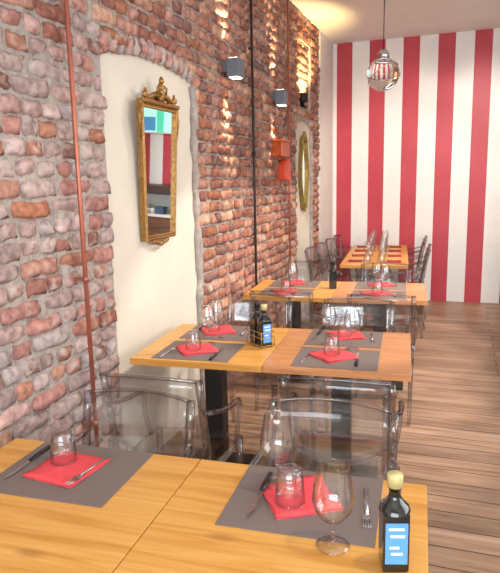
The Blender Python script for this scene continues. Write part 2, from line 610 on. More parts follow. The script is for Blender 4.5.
w.box(XR + 0.04, XR + 0.1, 1.1, 4.1, 0.85, 0.91); w.box(XR + 0.04, XR + 0.1, 1.1, 4.1, 2.49, 2.55)
struct(w.build('window_2', 'winframe'))

# left wall: plaster body with the two niches showing it, mortar bed and real bricks in front
wl = MB()
wl.box(-0.25, PLX, BRICK_Y0, RECESS[0], 0, CEIL)
wl.box(-0.25, PLX, RECESS[0], RECESS[1], 0, RECESS[2])
wl.box(-0.25, PLX, RECESS[0], RECESS[1], RECESS[3], CEIL)
wl.box(-0.25, PLX, RECESS[1], BRICK_Y1, 0, CEIL)
wl.box(-0.25, BRX, YR - 0.12, BRICK_Y0, 0, CEIL)
wall_left = struct(wl.build('wall_left', 'plaster'))
MB().box(-0.25, BRX + 0.005, BRICK_Y1, YB, 0, CEIL).build('painted_section', 'paint', wall_left)

# mortar bed: columns of Y strips cut round niches and recess
mb = MB()
ys = np.arange(BRICK_Y0, BRICK_Y1 + 1e-6, 0.02)
ys = sorted(set([round(float(y), 4) for y in ys] + [v for n in NICHES for v in n[:2]] + list(RECESS[:2])))
for y0, y1 in zip(ys[:-1], ys[1:]):
    ym = (y0 + y1) / 2
    lo = 0.0
    for n in NICHES:
        if n[0] < ym < n[1]:
            lo = niche_top(ym, *n)
    segs = [(lo, CEIL)]
    if RECESS[0] < ym < RECESS[1]:
        segs = [(lo, RECESS[2]), (RECESS[3], CEIL)]
    for a, b in segs:
        mb.box(PLX, MOX - (0.013 if ym > 2.75 else 0.009) + 0.004 * math.sin(ym * 37), y0, y1, a, b)
mb.build('mortar_bed', 'mortar', wall_left)
# back and sides of the recess (brick showing)
REC_X = PLX - 0.05

bv, bf, bc = [], [], []
def brick(y0, y1, z0, z1, xf, base, col, mort, rough=1.0):
    """one hand-made brick: rounded gridded front face with noise, sides running back into the mortar"""
    ny, nz = (6, 4) if (y1 - y0) > 0.16 else (4, 4)
    o = len(bv)
    ph = rng.uniform(0, 6.28, 6)
    tilt = rng.normal(0, 0.004, 2)
    hy, hz = (y1 - y0) / 2, (z1 - z0) / 2
    for i in range(ny + 1):
        for j in range(nz + 1):
            u, v = -1 + 2 * i / ny, -1 + 2 * j / nz
            edge = max(abs(u) ** 5, abs(v) ** 4)
            y = (y0 + y1) / 2 + hy * u * (1 - 0.10 * (abs(v) ** 4)) + rng.normal(0, 0.0022) * rough
            z = (z0 + z1) / 2 + hz * v * (1 - 0.10 * (abs(u) ** 4)) + rng.normal(0, 0.0022) * rough + 0.003 * math.sin(3 * u + ph[0])
            x = xf - 0.014 * edge + 0.004 * math.sin(2.3 * u + ph[1]) * math.sin(2 * v + ph[2]) + tilt[0] * u + tilt[1] * v + rng.normal(0, 0.0025) * rough
            bv.append((x, y, z)); bc.append((*col, mort))
    id_ = lambda i, j: o + i * (nz + 1) + j
    for i in range(ny):
        for j in range(nz):
            bf.append((id_(i, j), id_(i + 1, j), id_(i + 1, j + 1), id_(i, j + 1)))
    ring = [id_(i, 0) for i in range(ny + 1)] + [id_(ny, j) for j in range(1, nz + 1)] + [id_(i, nz) for i in range(ny - 1, -1, -1)] + [id_(0, j) for j in range(nz - 1, 0, -1)]
    b0 = len(bv)
    for k in ring:
        bv.append((base, bv[k][1], bv[k][2])); bc.append((*col, mort))
    R = len(ring)
    for k in range(R):
        bf.append((ring[k], b0 + k, b0 + (k + 1) % R, ring[(k + 1) % R]))


PAL = [srgb(*c)[:3] for c in ((172, 120, 100), (184, 132, 112), (158, 106, 90), (192, 146, 124), (150, 104, 92), (182, 136, 120), (198, 154, 130), (168, 112, 88), (144, 108, 98))]
PAL_G = [srgb(*c)[:3] for c in ((176, 148, 142), (188, 164, 158), (164, 140, 136), (190, 154, 146), (180, 130, 120), (176, 160, 158))]
CH = 0.083
ncourse = int(CEIL / CH)
for ci in range(ncourse + 1):
    z0 = ci * CH + 0.006
    z1 = min(z0 + CH - 0.013, CEIL - 0.004)
    if z1 - z0 < 0.02:
        continue
    y = BRICK_Y0 - (0.0 if ci % 2 else 0.12) - rng.uniform(0, 0.05)
    header_row = rng.random() < 0.3
    while y < BRICK_Y1:
        L = rng.uniform(0.105, 0.13) if (header_row or rng.random() < (0.12 if y < 2.7 else 0.3)) else (rng.uniform(0.23, 0.27) if y < 2.7 else rng.uniform(0.21, 0.26))
        a, b = y + 0.006, y + L - 0.006
        y += L
        ym, zm = (a + b) / 2, (z0 + z1) / 2
        pieces = [(a, b)]
        # cut at the niches with ragged ends
        for n in NICHES:
            q = []
            for (p0, p1) in pieces:
                top = max(niche_top(t, *n) for t in np.linspace(p0, p1, 5))
                if z0 > top - 0.012 + 0.0 or top < 0:
                    q.append((p0, p1)); continue
                e0, e1 = n[0] + rng.uniform(-0.035, 0.02), n[1] + rng.uniform(-0.02, 0.035)
                if p0 < e0 - 0.04:
                    q.append((p0, min(p1, e0)))
                if p1 > e1 + 0.04:
                    q.append((max(p0, e1), p1))
            pieces = q
        q = []
        for (p0, p1) in pieces:
            if z1 > RECESS[2] + 0.02 and z0 < RECESS[3] - 0.02:
                e0, e1 = RECESS[0] + rng.uniform(-0.03, 0.03), RECESS[1] + rng.uniform(-0.004, 0.006)
                if p0 < e0 - 0.03:
                    q.append((p0, min(p1, e0)))
                if p1 > e1 + 0.03:
                    q.append((max(p0, e1), p1))
            else:
                q.append((p0, p1))
        for (p0, p1) in q:
            p0, p1 = max(p0, BRICK_Y0), min(p1, BRICK_Y1 + rng.uniform(-0.01, 0.03))
            if p1 - p0 < 0.035:
                continue
            left = (p0 + p1) / 2 < 2.75
            if left:
                c = np.array(PAL_G[rng.integers(len(PAL_G))] if rng.random() < 0.75 else PAL[rng.integers(len(PAL))])
                mort = rng.uniform(0.30, 0.58)
            else:
                c = np.array(PAL[rng.integers(len(PAL))])
                mort = rng.uniform(0.15, 0.46)
            c = np.clip(c * rng.uniform(0.85, 1.15), 0, 1)
            brick(p0, p1, z0 + rng.uniform(-0.003, 0.003), z1 + rng.uniform(-0.003, 0.003), BRX - 0.004 + rng.uniform(-0.006, 0.006), MOX - 0.02, c, mort, 1.15 if left else 1.0)
# brick lining of the lit recess
for ci in range(int((RECESS[3] - RECESS[2]) / CH) + 1):
    z0 = RECESS[2] + ci * CH + 0.006
    y = RECESS[0] - 0.1 * (ci % 2)
    while y < RECESS[1]:
        L = rng.uniform(0.2, 0.25)
        a, b = max(y + 0.006, RECESS[0]), min(y + L - 0.006, RECESS[1])
        y += L
        if b - a > 0.03:
            brick(a, b, z0, min(z0 + CH - 0.013, RECESS[3]), REC_X + 0.045 + rng.uniform(-0.004, 0.004), REC_X, np.array(PAL[rng.integers(len(PAL))]) * 1.15, 0.4)
# voussoirs over the niche heads
for n in NICHES[:1]:
    k = int((n[1] - n[0]) / 0.075)
    for i in range(k):
        a = n[0] + (n[1] - n[0]) * i / k
        b = n[0] + (n[1] - n[0]) * (i + 1) / k
        zt = niche_top((a + b) / 2, *n)
        c = np.array(PAL_G[rng.integers(len(PAL_G))])
        brick(a + 0.005, b - 0.005, zt - 0.015, zt + 0.085, BRX + rng.uniform(-0.005, 0.005), MOX - 0.02, c, rng.uniform(0.45, 0.62))
me = bpy.data.meshes.new('bricks')
me.from_pydata(bv, [], bf)
at = me.color_attributes.new('brick_colour', 'FLOAT_COLOR', 'POINT')
at.data.foreach_set('color', np.array(bc, dtype=np.float32).ravel())
me.polygons.foreach_set('use_smooth', [True] * len(bf))
me.materials.append(MT['brick'])
me.update()
ob = bpy.data.objects.new('bricks', me); COL.objects.link(ob); ob.parent = wall_left
rb = MB()
rb.box(REC_X - 0.02, REC_X + 0.02, RECESS[0] - 0.02, RECESS[1] + 0.02, RECESS[2] - 0.02, RECESS[3] + 0.02)
rb.build('recess_back', 'mortar', wall_left)
# grey mortar beads along the plaster edges
for n in NICHES:
    for ye, sg in ((n[1], 1),):
        e = MB()
        pts = [(PLX + 0.012, ye - sg * 0.004 + 0.012 * math.sin(z * 17 + ye) + rng.normal(0, 0.004), z) for z in np.arange(0.0, n[2], 0.05)]
        e.tube(pts, [0.026 + 0.008 * math.sin(p[2] * 31) for p in pts], 7)
        e.build('mortar_edge', 'mortar', wall_left)

# ------------------------------------------------------------------ pipes and wall fixtures
def pipe(name, x, y, z0, z1, r, m, label, clips):
    t = empty(name, (x, y, z0))
    MB().tube([(0, 0, 0), (0, 0, (z1 - z0) / 2), (0, 0, z1 - z0)], r, 12).build('tube', m, t)
    for z in clips:
        c = MB()
        c.tube([(0, 0, z - 0.012 - z0), (0, 0, z + 0.012 - z0)], r * 1.35, 12)
        c.box(BRX - x - 0.01, -r * 0.5, -r * 0.7, r * 0.7, z - 0.008 - z0, z + 0.008 - z0)
        c.build('clip', m, t)
    return tag(t, label, 'pipe')


pipe('copper_pipe', BRX + 0.055, 2.29, 0.0, CEIL - 0.002, 0.0105, 'copper', 'copper pipe climbing the grey brick pier at the left', (0.5, 1.2, 2.6))
pipe('conduit', BRX + 0.02, 4.82, 0.0, CEIL - 0.002, 0.011, 'conduit', 'dark vertical conduit on the brick wall between the two grey lamps', (0.6, 1.86, 2.7))
pipe('copper_pipe', BRX + 0.035, 5.865, 0.0, CEIL - 0.002, 0.009, 'copper', 'thin reddish pipe on the brick just before the far niche', (0.6, 1.5, 2.4))


def sconce(y, z, label):
    t = empty('wall_lamp', (BRX, y, z))
    b = MB(); b.box(0.03, 0.125, -0.06, 0.06, 0.0, 0.13, 0.006)
    b.build('lamp_body', 'sconce', t)
    k = MB(); k.box(-0.03, 0.03, -0.035, 0.035, 0.04, 0.115, 0.004)
    k.build('wall_bracket', 'sconce', t)
    MB().box(0.045, 0.112, -0.045, 0.045, -0.006, 0.004, 0.002).build('lamp_lens', 'lamp_on', t)
    MB().box(0.045, 0.112, -0.045, 0.045, 0.126, 0.134, 0.002).build('lamp_lens', 'lamp_on', t)
    tag(t, label, 'wall lamp', 'square wall lamps on the brick')
    for dz, dr in ((-0.02, -1), (0.15, 1)):
        s = spot('wall_lamp_beam', (BRX + 0.075, y, z + dz), (BRX - 0.02, y, z + dz + dr * 0.5), 48, (1, 0.74, 0.45), 46, 0.8, 0.02)


sconce(4.27, 2.385, 'grey square wall lamp nearer the gilt mirror, lighting the brick')
sconce(5.47, 2.32, 'grey square wall lamp beyond the dark conduit, above the copper box')

# copper box and orange-red box hung on the bricks
t = empty('copper_box', (BRX, 5.57, 1.855))
b = MB(); b.box(-0.02, 0.09, -0.12, 0.12, 0.0, 0.14, 0.012); b.build('box_body', 'coppery', t)
b = MB(); b.box(-0.02, 0.10, -0.13, 0.13, 0.136, 0.156, 0.008); b.build('lid', 'coppery', t)
tag(t, 'copper-coloured box with a lid hung on the brick below the second grey lamp', 'box')
t = empty('letter_box', (BRX, 5.71, 1.64))
b = MB(); b.box(-0.02, 0.075, -0.085, 0.085, 0.0, 0.15, 0.02); b.build('box_body', 'redlacq', t)
b = MB(); b.tube([(-0.018, 0, 0.145), (0.074, 0, 0.145)], 0.055, 18); b.build('rounded_top', 'redlacq', t)
tag(t, 'orange-red rounded box hung on the brick just under the copper box', 'box')

# uplight in the lit recess
t = empty('recess_uplight', (BRX - 0.03, 6.68, RECESS[2] + 0.0))
b = MB(); b.lathe([(0.0, 0), (0.05, 0), (0.05, 0.015), (0.018, 0.02), (0.018, 0.05), (0.0, 0.05)], 20); b.build('foot', 'black', t)
b = MB(); b.lathe([(0.02, 0.05), (0.055, 0.06), (0.062, 0.15), (0.058, 0.15), (0.05, 0.07), (0.0, 0.065)], 24); b.build('lamp_shade', 'black', t)
tag(t, 'small dark uplighter glowing in the recess above the far niche', 'lamp')
spot('recess_uplight_glow', (BRX + 0.06, 6.70, RECESS[2] + 0.14), (PLX - 0.05, 6.74, RECESS[2] + 0.45), 60, (1, 0.70, 0.28), 120, 0.6, 0.03)

# ceiling spot lamps
pr = None
for k, (l, tg, p, an, bl) in enumerate(SPOTS):
    l = Vector(l)
    t = empty('ceiling_spot', (l.x, l.y, CEIL))
    MB().tube([(0, 0, 0), (0, 0, -0.16)], 0.012, 10).build('stem', 'black', t)
    dirv = (Vector(tg) - l).normalized()
    q = dirv.to_track_quat('-Z', 'Y').to_matrix().to_4x4()
    h = MB(); h.lathe([(0.0, 0.07), (0.045, 0.07), (0.05, 0.05), (0.05, -0.07), (0.045, -0.07), (0.044, -0.04), (0.0, -0.035)], 20)
    h.build('lamp_head', 'black', t, Matrix.Translation((0, 0, -0.2)) @ q)
    tag(t, 'black spot lamp on the ceiling, number not told apart from its row', 'ceiling lamp', 'ceiling spot lamps')
    t['label'] = 'black spot lamp fixed to the white ceiling'

# glass pendant in front of the striped wall
PX, PY, PZ, PR = 0.985, 5.0, 2.445, 0.128
t = empty('pendant_lamp', (PX, PY, PZ))
MB().ball((0, 0, 0), PR, n=40).build('glass_globe', 'globe', t)
r = MB()
for k, (ax, ang) in enumerate((((1, 0.2, 0), 0.5), ((0.3, 1, 0), -0.6))):
    R3 = Matrix.Rotation(ang, 4, Vector(ax))
    pts = [R3 @ Vector(((PR + 0.004) * math.cos(a), (PR + 0.004) * math.sin(a), 0)) for a in np.linspace(0, 2 * PI, 49)]
    r.tube(pts, 0.0035, 6, caps=False)
r.build('metal_hoop', 'steel', t)
MB().lathe([(0.0, PR - 0.01), (0.05, PR - 0.012), (0.045, PR + 0.03), (0.02, PR + 0.06), (0.0, PR + 0.06)], 20).build('cap', 'steel', t)
MB().tube([(0, 0, PR + 0.05), (0, 0, CEIL - PZ - 0.001)], 0.004, 8).build('cord', 'black', t)
tag(t, 'clear glass globe pendant with metal hoops hanging before the striped wall', 'pendant lamp')


# ------------------------------------------------------------------ mirrors
def ring_strip(mb, outer, inner, x0, x1, xin):
    """moulded frame between two closed loops of (y,z): outer side, front bead, inner slope"""
    n = len(outer)
    vs = []
    mid = [((o[0] * 0.6 + i[0] * 0.4), (o[1] * 0.6 + i[1] * 0.4)) for o, i in zip(outer, inner)]
    mid2 = [((o[0] * 0.3 + i[0] * 0.7), (o[1] * 0.3 + i[1] * 0.7)) for o, i in zip(outer, inner)]
    loops = [(x0, outer), (x0 + (x1 - x0) * 0.75, outer), (x1, mid), (x1 * 0.55 + xin * 0.45, mid2), (x1 * 0.7 + xin * 0.3, inner), (x0, inner)]
    for x, lp in loops:
        vs += [(x, p[0], p[1]) for p in lp]
    fs = []
    for a in range(len(loops)):
        b = (a + 1) % len(loops)
        for k in range(n):
            fs.append((a * n + k, a * n + (k + 1) % n, b * n + (k + 1) % n, b * n + k))
    mb.add(vs, fs, False)


# big gilt mirror: local y along the wall, z up, x out of the wall; leaning a little forward
t = empty('gilt_mirror', (PLX, 3.14, 1.305))
HW, HH = 0.208, 0.77
f = MB()
outer = [(-HW + 0.03, 0), (HW - 0.03, 0), (HW, HH), (-HW, HH)]
inner = [(-HW + 0.049, 0.026), (HW - 0.047, 0.026), (HW - 0.018, HH - 0.028), (-HW + 0.02, HH - 0.028)]
ring_strip(f, outer, inner, 0.0, 0.042, 0.026)
# bead rows on the frame face
for (a, b) in zip(inner, inner[1:] + inner[:1]):
    L = math.hypot(b[0] - a[0], b[1] - a[1]); n = int(L / 0.018)
    for i in range(n):
        u = (i + 0.5) / n
        f.ball((0.032, a[0] + (b[0] - a[0]) * u, a[1] + (b[1] - a[1]) * u), 0.004, n=6)
frame = f.build('mirror_frame', 'gilt', t)
g = MB()
gl = [(-HW + 0.042, 0.02), (HW - 0.042, 0.02), (HW - 0.012, HH - 0.02), (-HW + 0.012, HH - 0.02)]
g.add([(0.012, a, b) for a, b in gl] + [(0.022, a, b) for a, b in gl], [(3, 2, 1, 0), (4, 5, 6, 7), (0, 1, 5, 4), (1, 2, 6, 5), (2, 3, 7, 6), (3, 0, 4, 7)])
g.build('mirror_glass', 'mirror', t)
# carved crest: seated figure between scrolls
c = MB()
cz = HH
c.box(0.01, 0.05, -HW - 0.008, HW + 0.008, cz - 0.008, cz + 0.012, 0.004)
c.ball((0.035, 0, cz + 0.045), 0.04, (0.7, 1.0, 1.1)); c.ball((0.035, 0.005, cz + 0.085), 0.024, (0.8, 0.9, 1.4))
c.ball((0.04, 0.008, cz + 0.128), 0.016, (1, 1, 1.2)); c.ball((0.035, 0.012, cz + 0.143), 0.009)
c.tube([(0.04, -0.02, cz + 0.10), (0.05, -0.05, cz + 0.085), (0.05, -0.06, cz + 0.06)], [0.009, 0.008, 0.006])
c.tube([(0.04, 0.025, cz + 0.10), (0.05, 0.05, cz + 0.09), (0.05, 0.045, cz + 0.06)], [0.009, 0.008, 0.006])
c.tube([(0.05, -0.02, cz + 0.05), (0.065, -0.045, cz + 0.03), (0.055, -0.05, cz + 0.01)], [0.014, 0.012, 0.008])
c.tube([(0.05, 0.02, cz + 0.05), (0.065, 0.045, cz + 0.035), (0.055, 0.055, cz + 0.01)], [0.014, 0.012, 0.008])
for sg in (-1, 1):
    c.tube([(0.03, sg * 0.03, cz + 0.02), (0.035, sg * 0.07, cz + 0.045), (0.035, sg * 0.11, cz + 0.03), (0.035, sg * 0.15, cz + 0.02), (0.035, sg * 0.18, cz + 0.03), (0.035, sg * 0.185, cz + 0.045), (0.035, sg * 0.172, cz + 0.045)], [0.012, 0.016, 0.014, 0.013, 0.013, 0.01, 0.007])
    c.ball((0.035, sg * 0.168, cz + 0.035), 0.02, (0.7, 1, 1.1)); c.ball((0.035, sg * 0.168, cz + 0.062), 0.009)
    for i in range(7):
        a = i / 6
        c.ball((0.036, sg * (0.055 + 0.1 * a), cz + 0.022 + 0.018 * math.sin(a * 6 + 1)), 0.012, (0.7, 1, 1), 8)
c.build('crest', 'gilt', t)
# carved side drops at the upper corners
for sg in (-1, 1):
    s = MB()
    for i in range(9):
        zz = cz - 0.01 - i * 0.028
        s.ball((0.03, sg * (HW + 0.004 - 0.0016 * i), zz), 0.016 - 0.0011 * i, (0.8, 0.75, 1.1), 8)
    s.tube([(0.03, sg * HW, cz - 0.02), (0.03, sg * (HW + 0.014), cz - 0.08), (0.03, sg * (HW + 0.002), cz - 0.2)], [0.011, 0.012, 0.004])
    s.build('side_carving', 'gilt', t)
c = MB()
for i in range(-5, 6):
    c.ball((0.03, i * 0.017, -0.006 - 0.022 * (1 - abs(i) / 5.5)), 0.013, (0.7, 1, 1), 8)
c.ball((0.032, 0, -0.026), 0.018, (0.7, 1.2, 0.8))
for sg in (-1, 1):
    c.tube([(0.03, sg * 0.03, -0.02), (0.03, sg * 0.07, -0.014), (0.03, sg * 0.1, -0.004)], [0.01, 0.008, 0.005])
c.build('bottom_carving', 'gilt', t)
t.rotation_euler = (0, math.radians(2.3), math.radians(-0.88))
t.location.x = PLX + 0.012
tag(t, 'tall gilt mirror with a carved figure crest, hung on ivory plaster', 'mirror')

# narrow far mirror with a shaped frame
t = empty('shaped_mirror', (PLX + 0.003, 6.66, 1.31))
def shape2(sc, n=48):
    out = []
    for k in range(n):
        a = 2 * PI * k / n
        v = math.sin(a); u = math.cos(a)
        wdt = 0.15 * (1 + 0.14 * math.cos(4 * a)) * abs(u) ** 0.55 * (1 if u > 0 else -1)
        out.append((wdt * sc, 0.40 + (0.40 * (1 if v > 0 else -1) * abs(v) ** 0.8) * (1 - (1 - sc) * 0.45)))
    return out
f = MB(); ring_strip(f, shape2(1.0), shape2(0.80), 0.0, 0.045, 0.02)
f.build('mirror_frame', 'gilt_green', t)
g = MB(); lp = shape2(0.86)
g.add([(0.012, p[0], p[1]) for p in lp] + [(0.018, p[0], p[1]) for p in lp], [tuple(reversed(range(48))), tuple(range(48, 96))] + [(k, (k + 1) % 48, 48 + (k + 1) % 48, 48 + k) for k in range(48)])
g.build('mirror_glass', 'mirror', t)
c = MB()
c.ball((0.03, 0, 0.80), 0.04, (0.6, 0.9, 1.0)); c.ball((0.03, 0, 0.845), 0.018)
for sg in (-1, 1):
    c.tube([(0.03, sg * 0.02, 0.79), (0.03, sg * 0.07, 0.80), (0.03, sg * 0.10, 0.765), (0.03, sg * 0.13, 0.72)], [0.016, 0.014, 0.012, 0.008])
c.build('crest', 'gilt_green', t)
MB().ball((0.03, 0, -0.01), 0.028, (0.6, 1, 0.8)).build('bottom_knob', 'gilt_green', t)
tag(t, 'narrow tarnished mirror with pointed crest in the far plaster niche', 'mirror')

# ------------------------------------------------------------------ bar end seen in the gilt mirror
t = empty('bar_counter', (2.9, 7.85, 0))
b = MB(); b.box(-0.75, 0.75, -0.25, 0.34, 1.28, 1.40, 0.008); b.build('counter_top', 'counter', t)
b = MB(); b.box(-0.72, 0.72, -0.2, 0.34, 0.0, 0.95, 0.004); b.build('counter_body', 'counter_mid', t)
b = MB(); b.box(-0.72, 0.72, 0.26, 0.34, 0.95, 1.28); b.box(-0.72, -0.68, -0.2, 0.26, 0.99, 1.28); b.box(0.68, 0.72, -0.2, 0.26, 0.99, 1.28); b.box(-0.72, 0.72, -0.22, 0.26, 0.95, 0.99, 0.003)
b.build('open_shelf', 'white', t)
tag(t, 'dark topped bar counter with a white open shelf, seen in the gilt mirror', 'counter')
for x, wd, h, m, lab in ((2.90, 0.18, 0.11, 'redbox', 'flat red carton on the bar shelf, seen in the gilt mirror'), (2.50, 0.14, 0.09, 'bluebox', 'small blue carton on the bar shelf, seen in the gilt mirror')):
    t = empty('carton', (x, 7.72, 0.9905))
    MB().box(-wd / 2, wd / 2, -0.06, 0.06, 0, h, 0.004).build('box_body', m, t)
    MB().box(-wd / 2 - 0.003, wd / 2 + 0.003, -0.063, 0.063, h, h + 0.018, 0.003).build('lid', m, t)
    tag(t, lab, 'carton')
cup = empty('cup')
MB().lathe([(0, 0), (0.025, 0), (0.04, 0.05), (0.042, 0.075), (0.038, 0.075), (0.035, 0.05), (0.02, 0.008), (0, 0.008)], 20).build('cup_body', 'white', cup)
MB().tube([(0.036, 0, 0.06), (0.06, 0, 0.055), (0.058, 0, 0.03), (0.034, 0, 0.025)], 0.005).build('handle', 'white', cup)
CUP = Proto(cup)
for i, x in enumerate((2.63, 2.74, 3.07)):
    CUP.place((x, 7.72, 0.9905), i * 0.6, 'white cup in a row on the bar shelf, seen in the gilt mirror', 'cup', 'cups on the bar shelf')
t = empty('wall_screen', (2.99, YB, 2.17))
MB().box(-0.62, 0.62, -0.06, 0.0, -0.02, 0.97, 0.006).build('casing', 'white', t)
MB().box(-0.60, 0.60, -0.066, -0.058, 0.0, 0.95).build('screen', 'aqua', t)
MB().box(-0.27, -0.15, -0.069, -0.0655, 0.0, 0.95).build('green_band', 'aqua_deep', t)
MB().box(-0.13, 0.14, -0.069, -0.0655, 0.02, 0.22).build('blue_block', 'aqua_blue', t)
tag(t, 'aqua lit screen high on the striped wall, seen in the gilt mirror', 'screen')


# ------------------------------------------------------------------ tables
HT, TH = 0.75, 0.034
TW, TD = 0.698, 0.757
ROWS = {'front': (0.191, 0.829, 0.060), 'middle': (0.029, 2.554, 0.082), 'third': (0.014, 4.284, 0.082)}


def row_pt(row, u, w, z=0.0):
    x, y, a = ROWS[row]
    return Vector((x + u * math.cos(a) - w * math.sin(a), y + u * math.sin(a) + w * math.cos(a), z))


def cafe_table(m):
    t = empty('cafe_table')
    b = MB(); b.box(0.001, TW, 0, TD, HT - TH, HT, 0.003); b.build('tabletop', m, t)
    b = MB(); b.box(TW / 2 - 0.05, TW / 2 + 0.05, TD * 0.46 - 0.05, TD * 0.46 + 0.05, 0.02, HT - TH - 0.006, 0.004); b.build('column', 'black', t)
    b = MB(); b.box(TW / 2 - 0.19, TW / 2 + 0.19, TD * 0.46 - 0.19, TD * 0.46 + 0.19, 0.0, 0.02, 0.005); b.build('base_plate', 'black', t)
    b = MB(); b.box(TW / 2 - 0.12, TW / 2 + 0.12, TD * 0.46 - 0.03, TD * 0.46 + 0.03, HT - TH - 0.012, HT - TH); b.box(TW / 2 - 0.03, TW / 2 + 0.03, TD * 0.46 - 0.12, TD * 0.46 + 0.12, HT - TH - 0.012, HT - TH); b.build('top_bracket', 'black', t)
    return Proto(t)


TY, TO = cafe_table('top_yellow'), cafe_table('top_orange')
TN = {('front', 0): 'honey pine table at the very front left, its seam beside the knot',
      ('front', 1): 'pine table at the very front carrying the two big wine glasses',
      ('middle', 0): 'honey pine table under the gilt mirror, holding the blue-labelled bottle',
      ('middle', 1): 'reddish pine table in the middle row, on the aisle side',
      ('third', 0): 'honey pine table in the third row against the brick wall',
      ('third', 1): 'reddish pine table in the third row, just before the long table'}
for row in ROWS:
    for k in (0, 1):
        P = TO if (k == 1 and row != 'front') else TY
        P.place(row_pt(row, k * 0.7, 0), ROWS[row][2], TN[row, k], 'table', 'square pedestal tables')

# long table along the striped wall
LX, LY, LA, LL, LWD = 0.435, 6.112, 0.092, 1.95, 0.70
t = empty('long_table', (LX, LY, 0), LA)
b = MB(); b.box(0, LWD, 0, LL, HT - TH, HT, 0.003); b.build('tabletop', 'top_yellow', t)
for w in (0.52, 1.54):
    b = MB(); b.box(LWD / 2 - 0.04, LWD / 2 + 0.04, w - 0.04, w + 0.04, 0.02, HT - TH, 0.004); b.build('column', 'black', t)
    b = MB(); b.box(LWD / 2 - 0.13, LWD / 2 + 0.13, w - 0.16, w + 0.16, 0, 0.02, 0.005); b.build('base_plate', 'black', t)
tag(t, 'long pine table laid for eight, running to the striped wall', 'table')


def long_pt(u, w, z=0.0):
    return Vector((LX + u * math.cos(LA) - w * math.sin(LA), LY + u * math.sin(LA) + w * math.cos(LA), z))


# ------------------------------------------------------------------ clear chairs
def make_chair():
    t = empty('clear_armchair')
    def yb(z):      # line of the back, leaning
        return -0.205 - 0.075 * ((z - 0.45) / 0.43) ** 1.25
    HB = 0.88
    # back panel with bowed top and a hanging lower curve
    nx, nz = 14, 6
    grid = []
    for i in range(nx + 1):
        u = -1 + 2 * i / nx
        zt, zb = HB - 0.002 + 0.014 * (1 - u * u), 0.60 - 0.075 * (1 - u * u)
        row = []
        for j in range(nz + 1):
            z = zb + (zt - zb) * j / nz
            row.append((u * 0.196, yb(z) - 0.028 * (1 - u * u) + 0.004, z))
        grid.append(row)
    MB().slab(grid, 0.007, True, (0, -1, 0)).build('backrest', 'plastic', t)
    # frame round the back
    f = MB()
    top = [(u * 0.2, yb(HB) - 0.028 * (1 - u * u), HB + 0.014 * (1 - u * u)) for u in np.linspace(-1, 1, 15)]
    f.tube(top, 0.0075, 8)
    f.build('top_rail', 'plastic_rod', t)
    f = MB()
    low = [(u * 0.198, yb(0.6) - 0.024 * (1 - u * u), 0.60 - 0.075 * (1 - u * u)) for u in np.linspace(-1, 1, 15)]
    f.tube(low, 0.006, 8)
    f.build('lower_rail', 'plastic_rod', t)
    for sg in (-1, 1):
        pts = [(sg * 0.205, yb(z), z) for z in np.linspace(HB + 0.004, 0.44, 8)]
        MB().tube(pts, [0.0145] * 7 + [0.016], 8, squash=(1.1, 0.9)).build('back_post', 'plastic_rod', t)
    # seat
    grid = []
    for i in range(11):
        u = -1 + 2 * i / 10
        row = []
        for j in range(9):
            v = j / 8
            hw = 0.198 + 0.022 * math.sin(v * 2.2)
            yy = -0.205 + 0.425 * v + (0.012 * (1 - u * u) if j == 8 else 0)
            zz = 0.462 - 0.014 * (1 - u * u) * math.sin(PI * min(1, v * 1.1)) - (0.010 if j == 8 else 0)
            row.append((u * hw, yy, zz))
        grid.append(row)
    MB().slab(grid, 0.02, True).build('seat', 'plastic', t)
    for sg in (-1, 1):
        MB().tube([(sg * 0.198, -0.205, 0.45), (sg * 0.198, -0.212, 0.3), (sg * 0.197, -0.235, 0.12), (sg * 0.196, -0.262, 0.0)], [0.017, 0.016, 0.014, 0.011], 8).build('leg', 'plastic_rod', t)
        MB().tube([(sg * 0.205, 0.195, 0.45), (sg * 0.204, 0.198, 0.3), (sg * 0.200, 0.203, 0.12), (sg * 0.198, 0.206, 0.0)], [0.018, 0.016, 0.013, 0.010], 8).build('leg', 'plastic_rod', t)
        a = [(0.207, -0.245, 0.735), (0.222, -0.20, 0.728), (0.235, -0.12, 0.705), (0.238, -0.02, 0.685), (0.238, 0.06, 0.678), (0.237, 0.105, 0.668), (0.236, 0.122, 0.645), (0.235, 0.115, 0.615), (0.231, 0.105, 0.56), (0.222, 0.115, 0.50), (0.212, 0.125, 0.452)]
        MB().tube([(sg * p[0], p[1], p[2]) for p in a], [0.010, 0.011, 0.0115, 0.012, 0.013, 0.0135, 0.0125, 0.011, 0.010, 0.011, 0.012], 8).build('armrest', 'plastic_rod', t)
    return Proto(t)


CHAIR = make_chair()
G = 'clear plastic armchairs'
def chair(x, y, rz, label):
    CHAIR.place((x, y, 0), rz, label, 'chair', G)
chair(0.55, 1.485, PI + 0.03, 'clear plastic armchair facing us across the front left red napkin')
chair(1.225, 1.585, PI + 0.02, 'clear plastic armchair facing us behind the two big front wine glasses')
chair(0.47, 2.235, 0.05, 'clear plastic armchair with its back to us beside the copper pipe')
chair(1.165, 2.40, 0.07, 'clear plastic armchair with its back to us, tucked at the middle reddish table')
chair(0.40, 3.345, PI + 0.06, 'clear plastic armchair directly behind the blue-labelled bottle')
chair(1.04, 3.375, PI + 0.05, 'clear plastic armchair facing us at the middle reddish table')
chair(0.45, 4.10, 0.07, 'clear plastic armchair with its back to us at the third-row brick-side table')
chair(1.12, 4.12, 0.07, 'clear plastic armchair with its back to us at the third-row aisle table')
chair(0.33, 4.99, PI + 0.06, 'clear plastic armchair on the far side of the third-row brick-side table')
chair(1.02, 5.02, PI + 0.06, 'clear plastic armchair on the far side of the third-row aisle table')
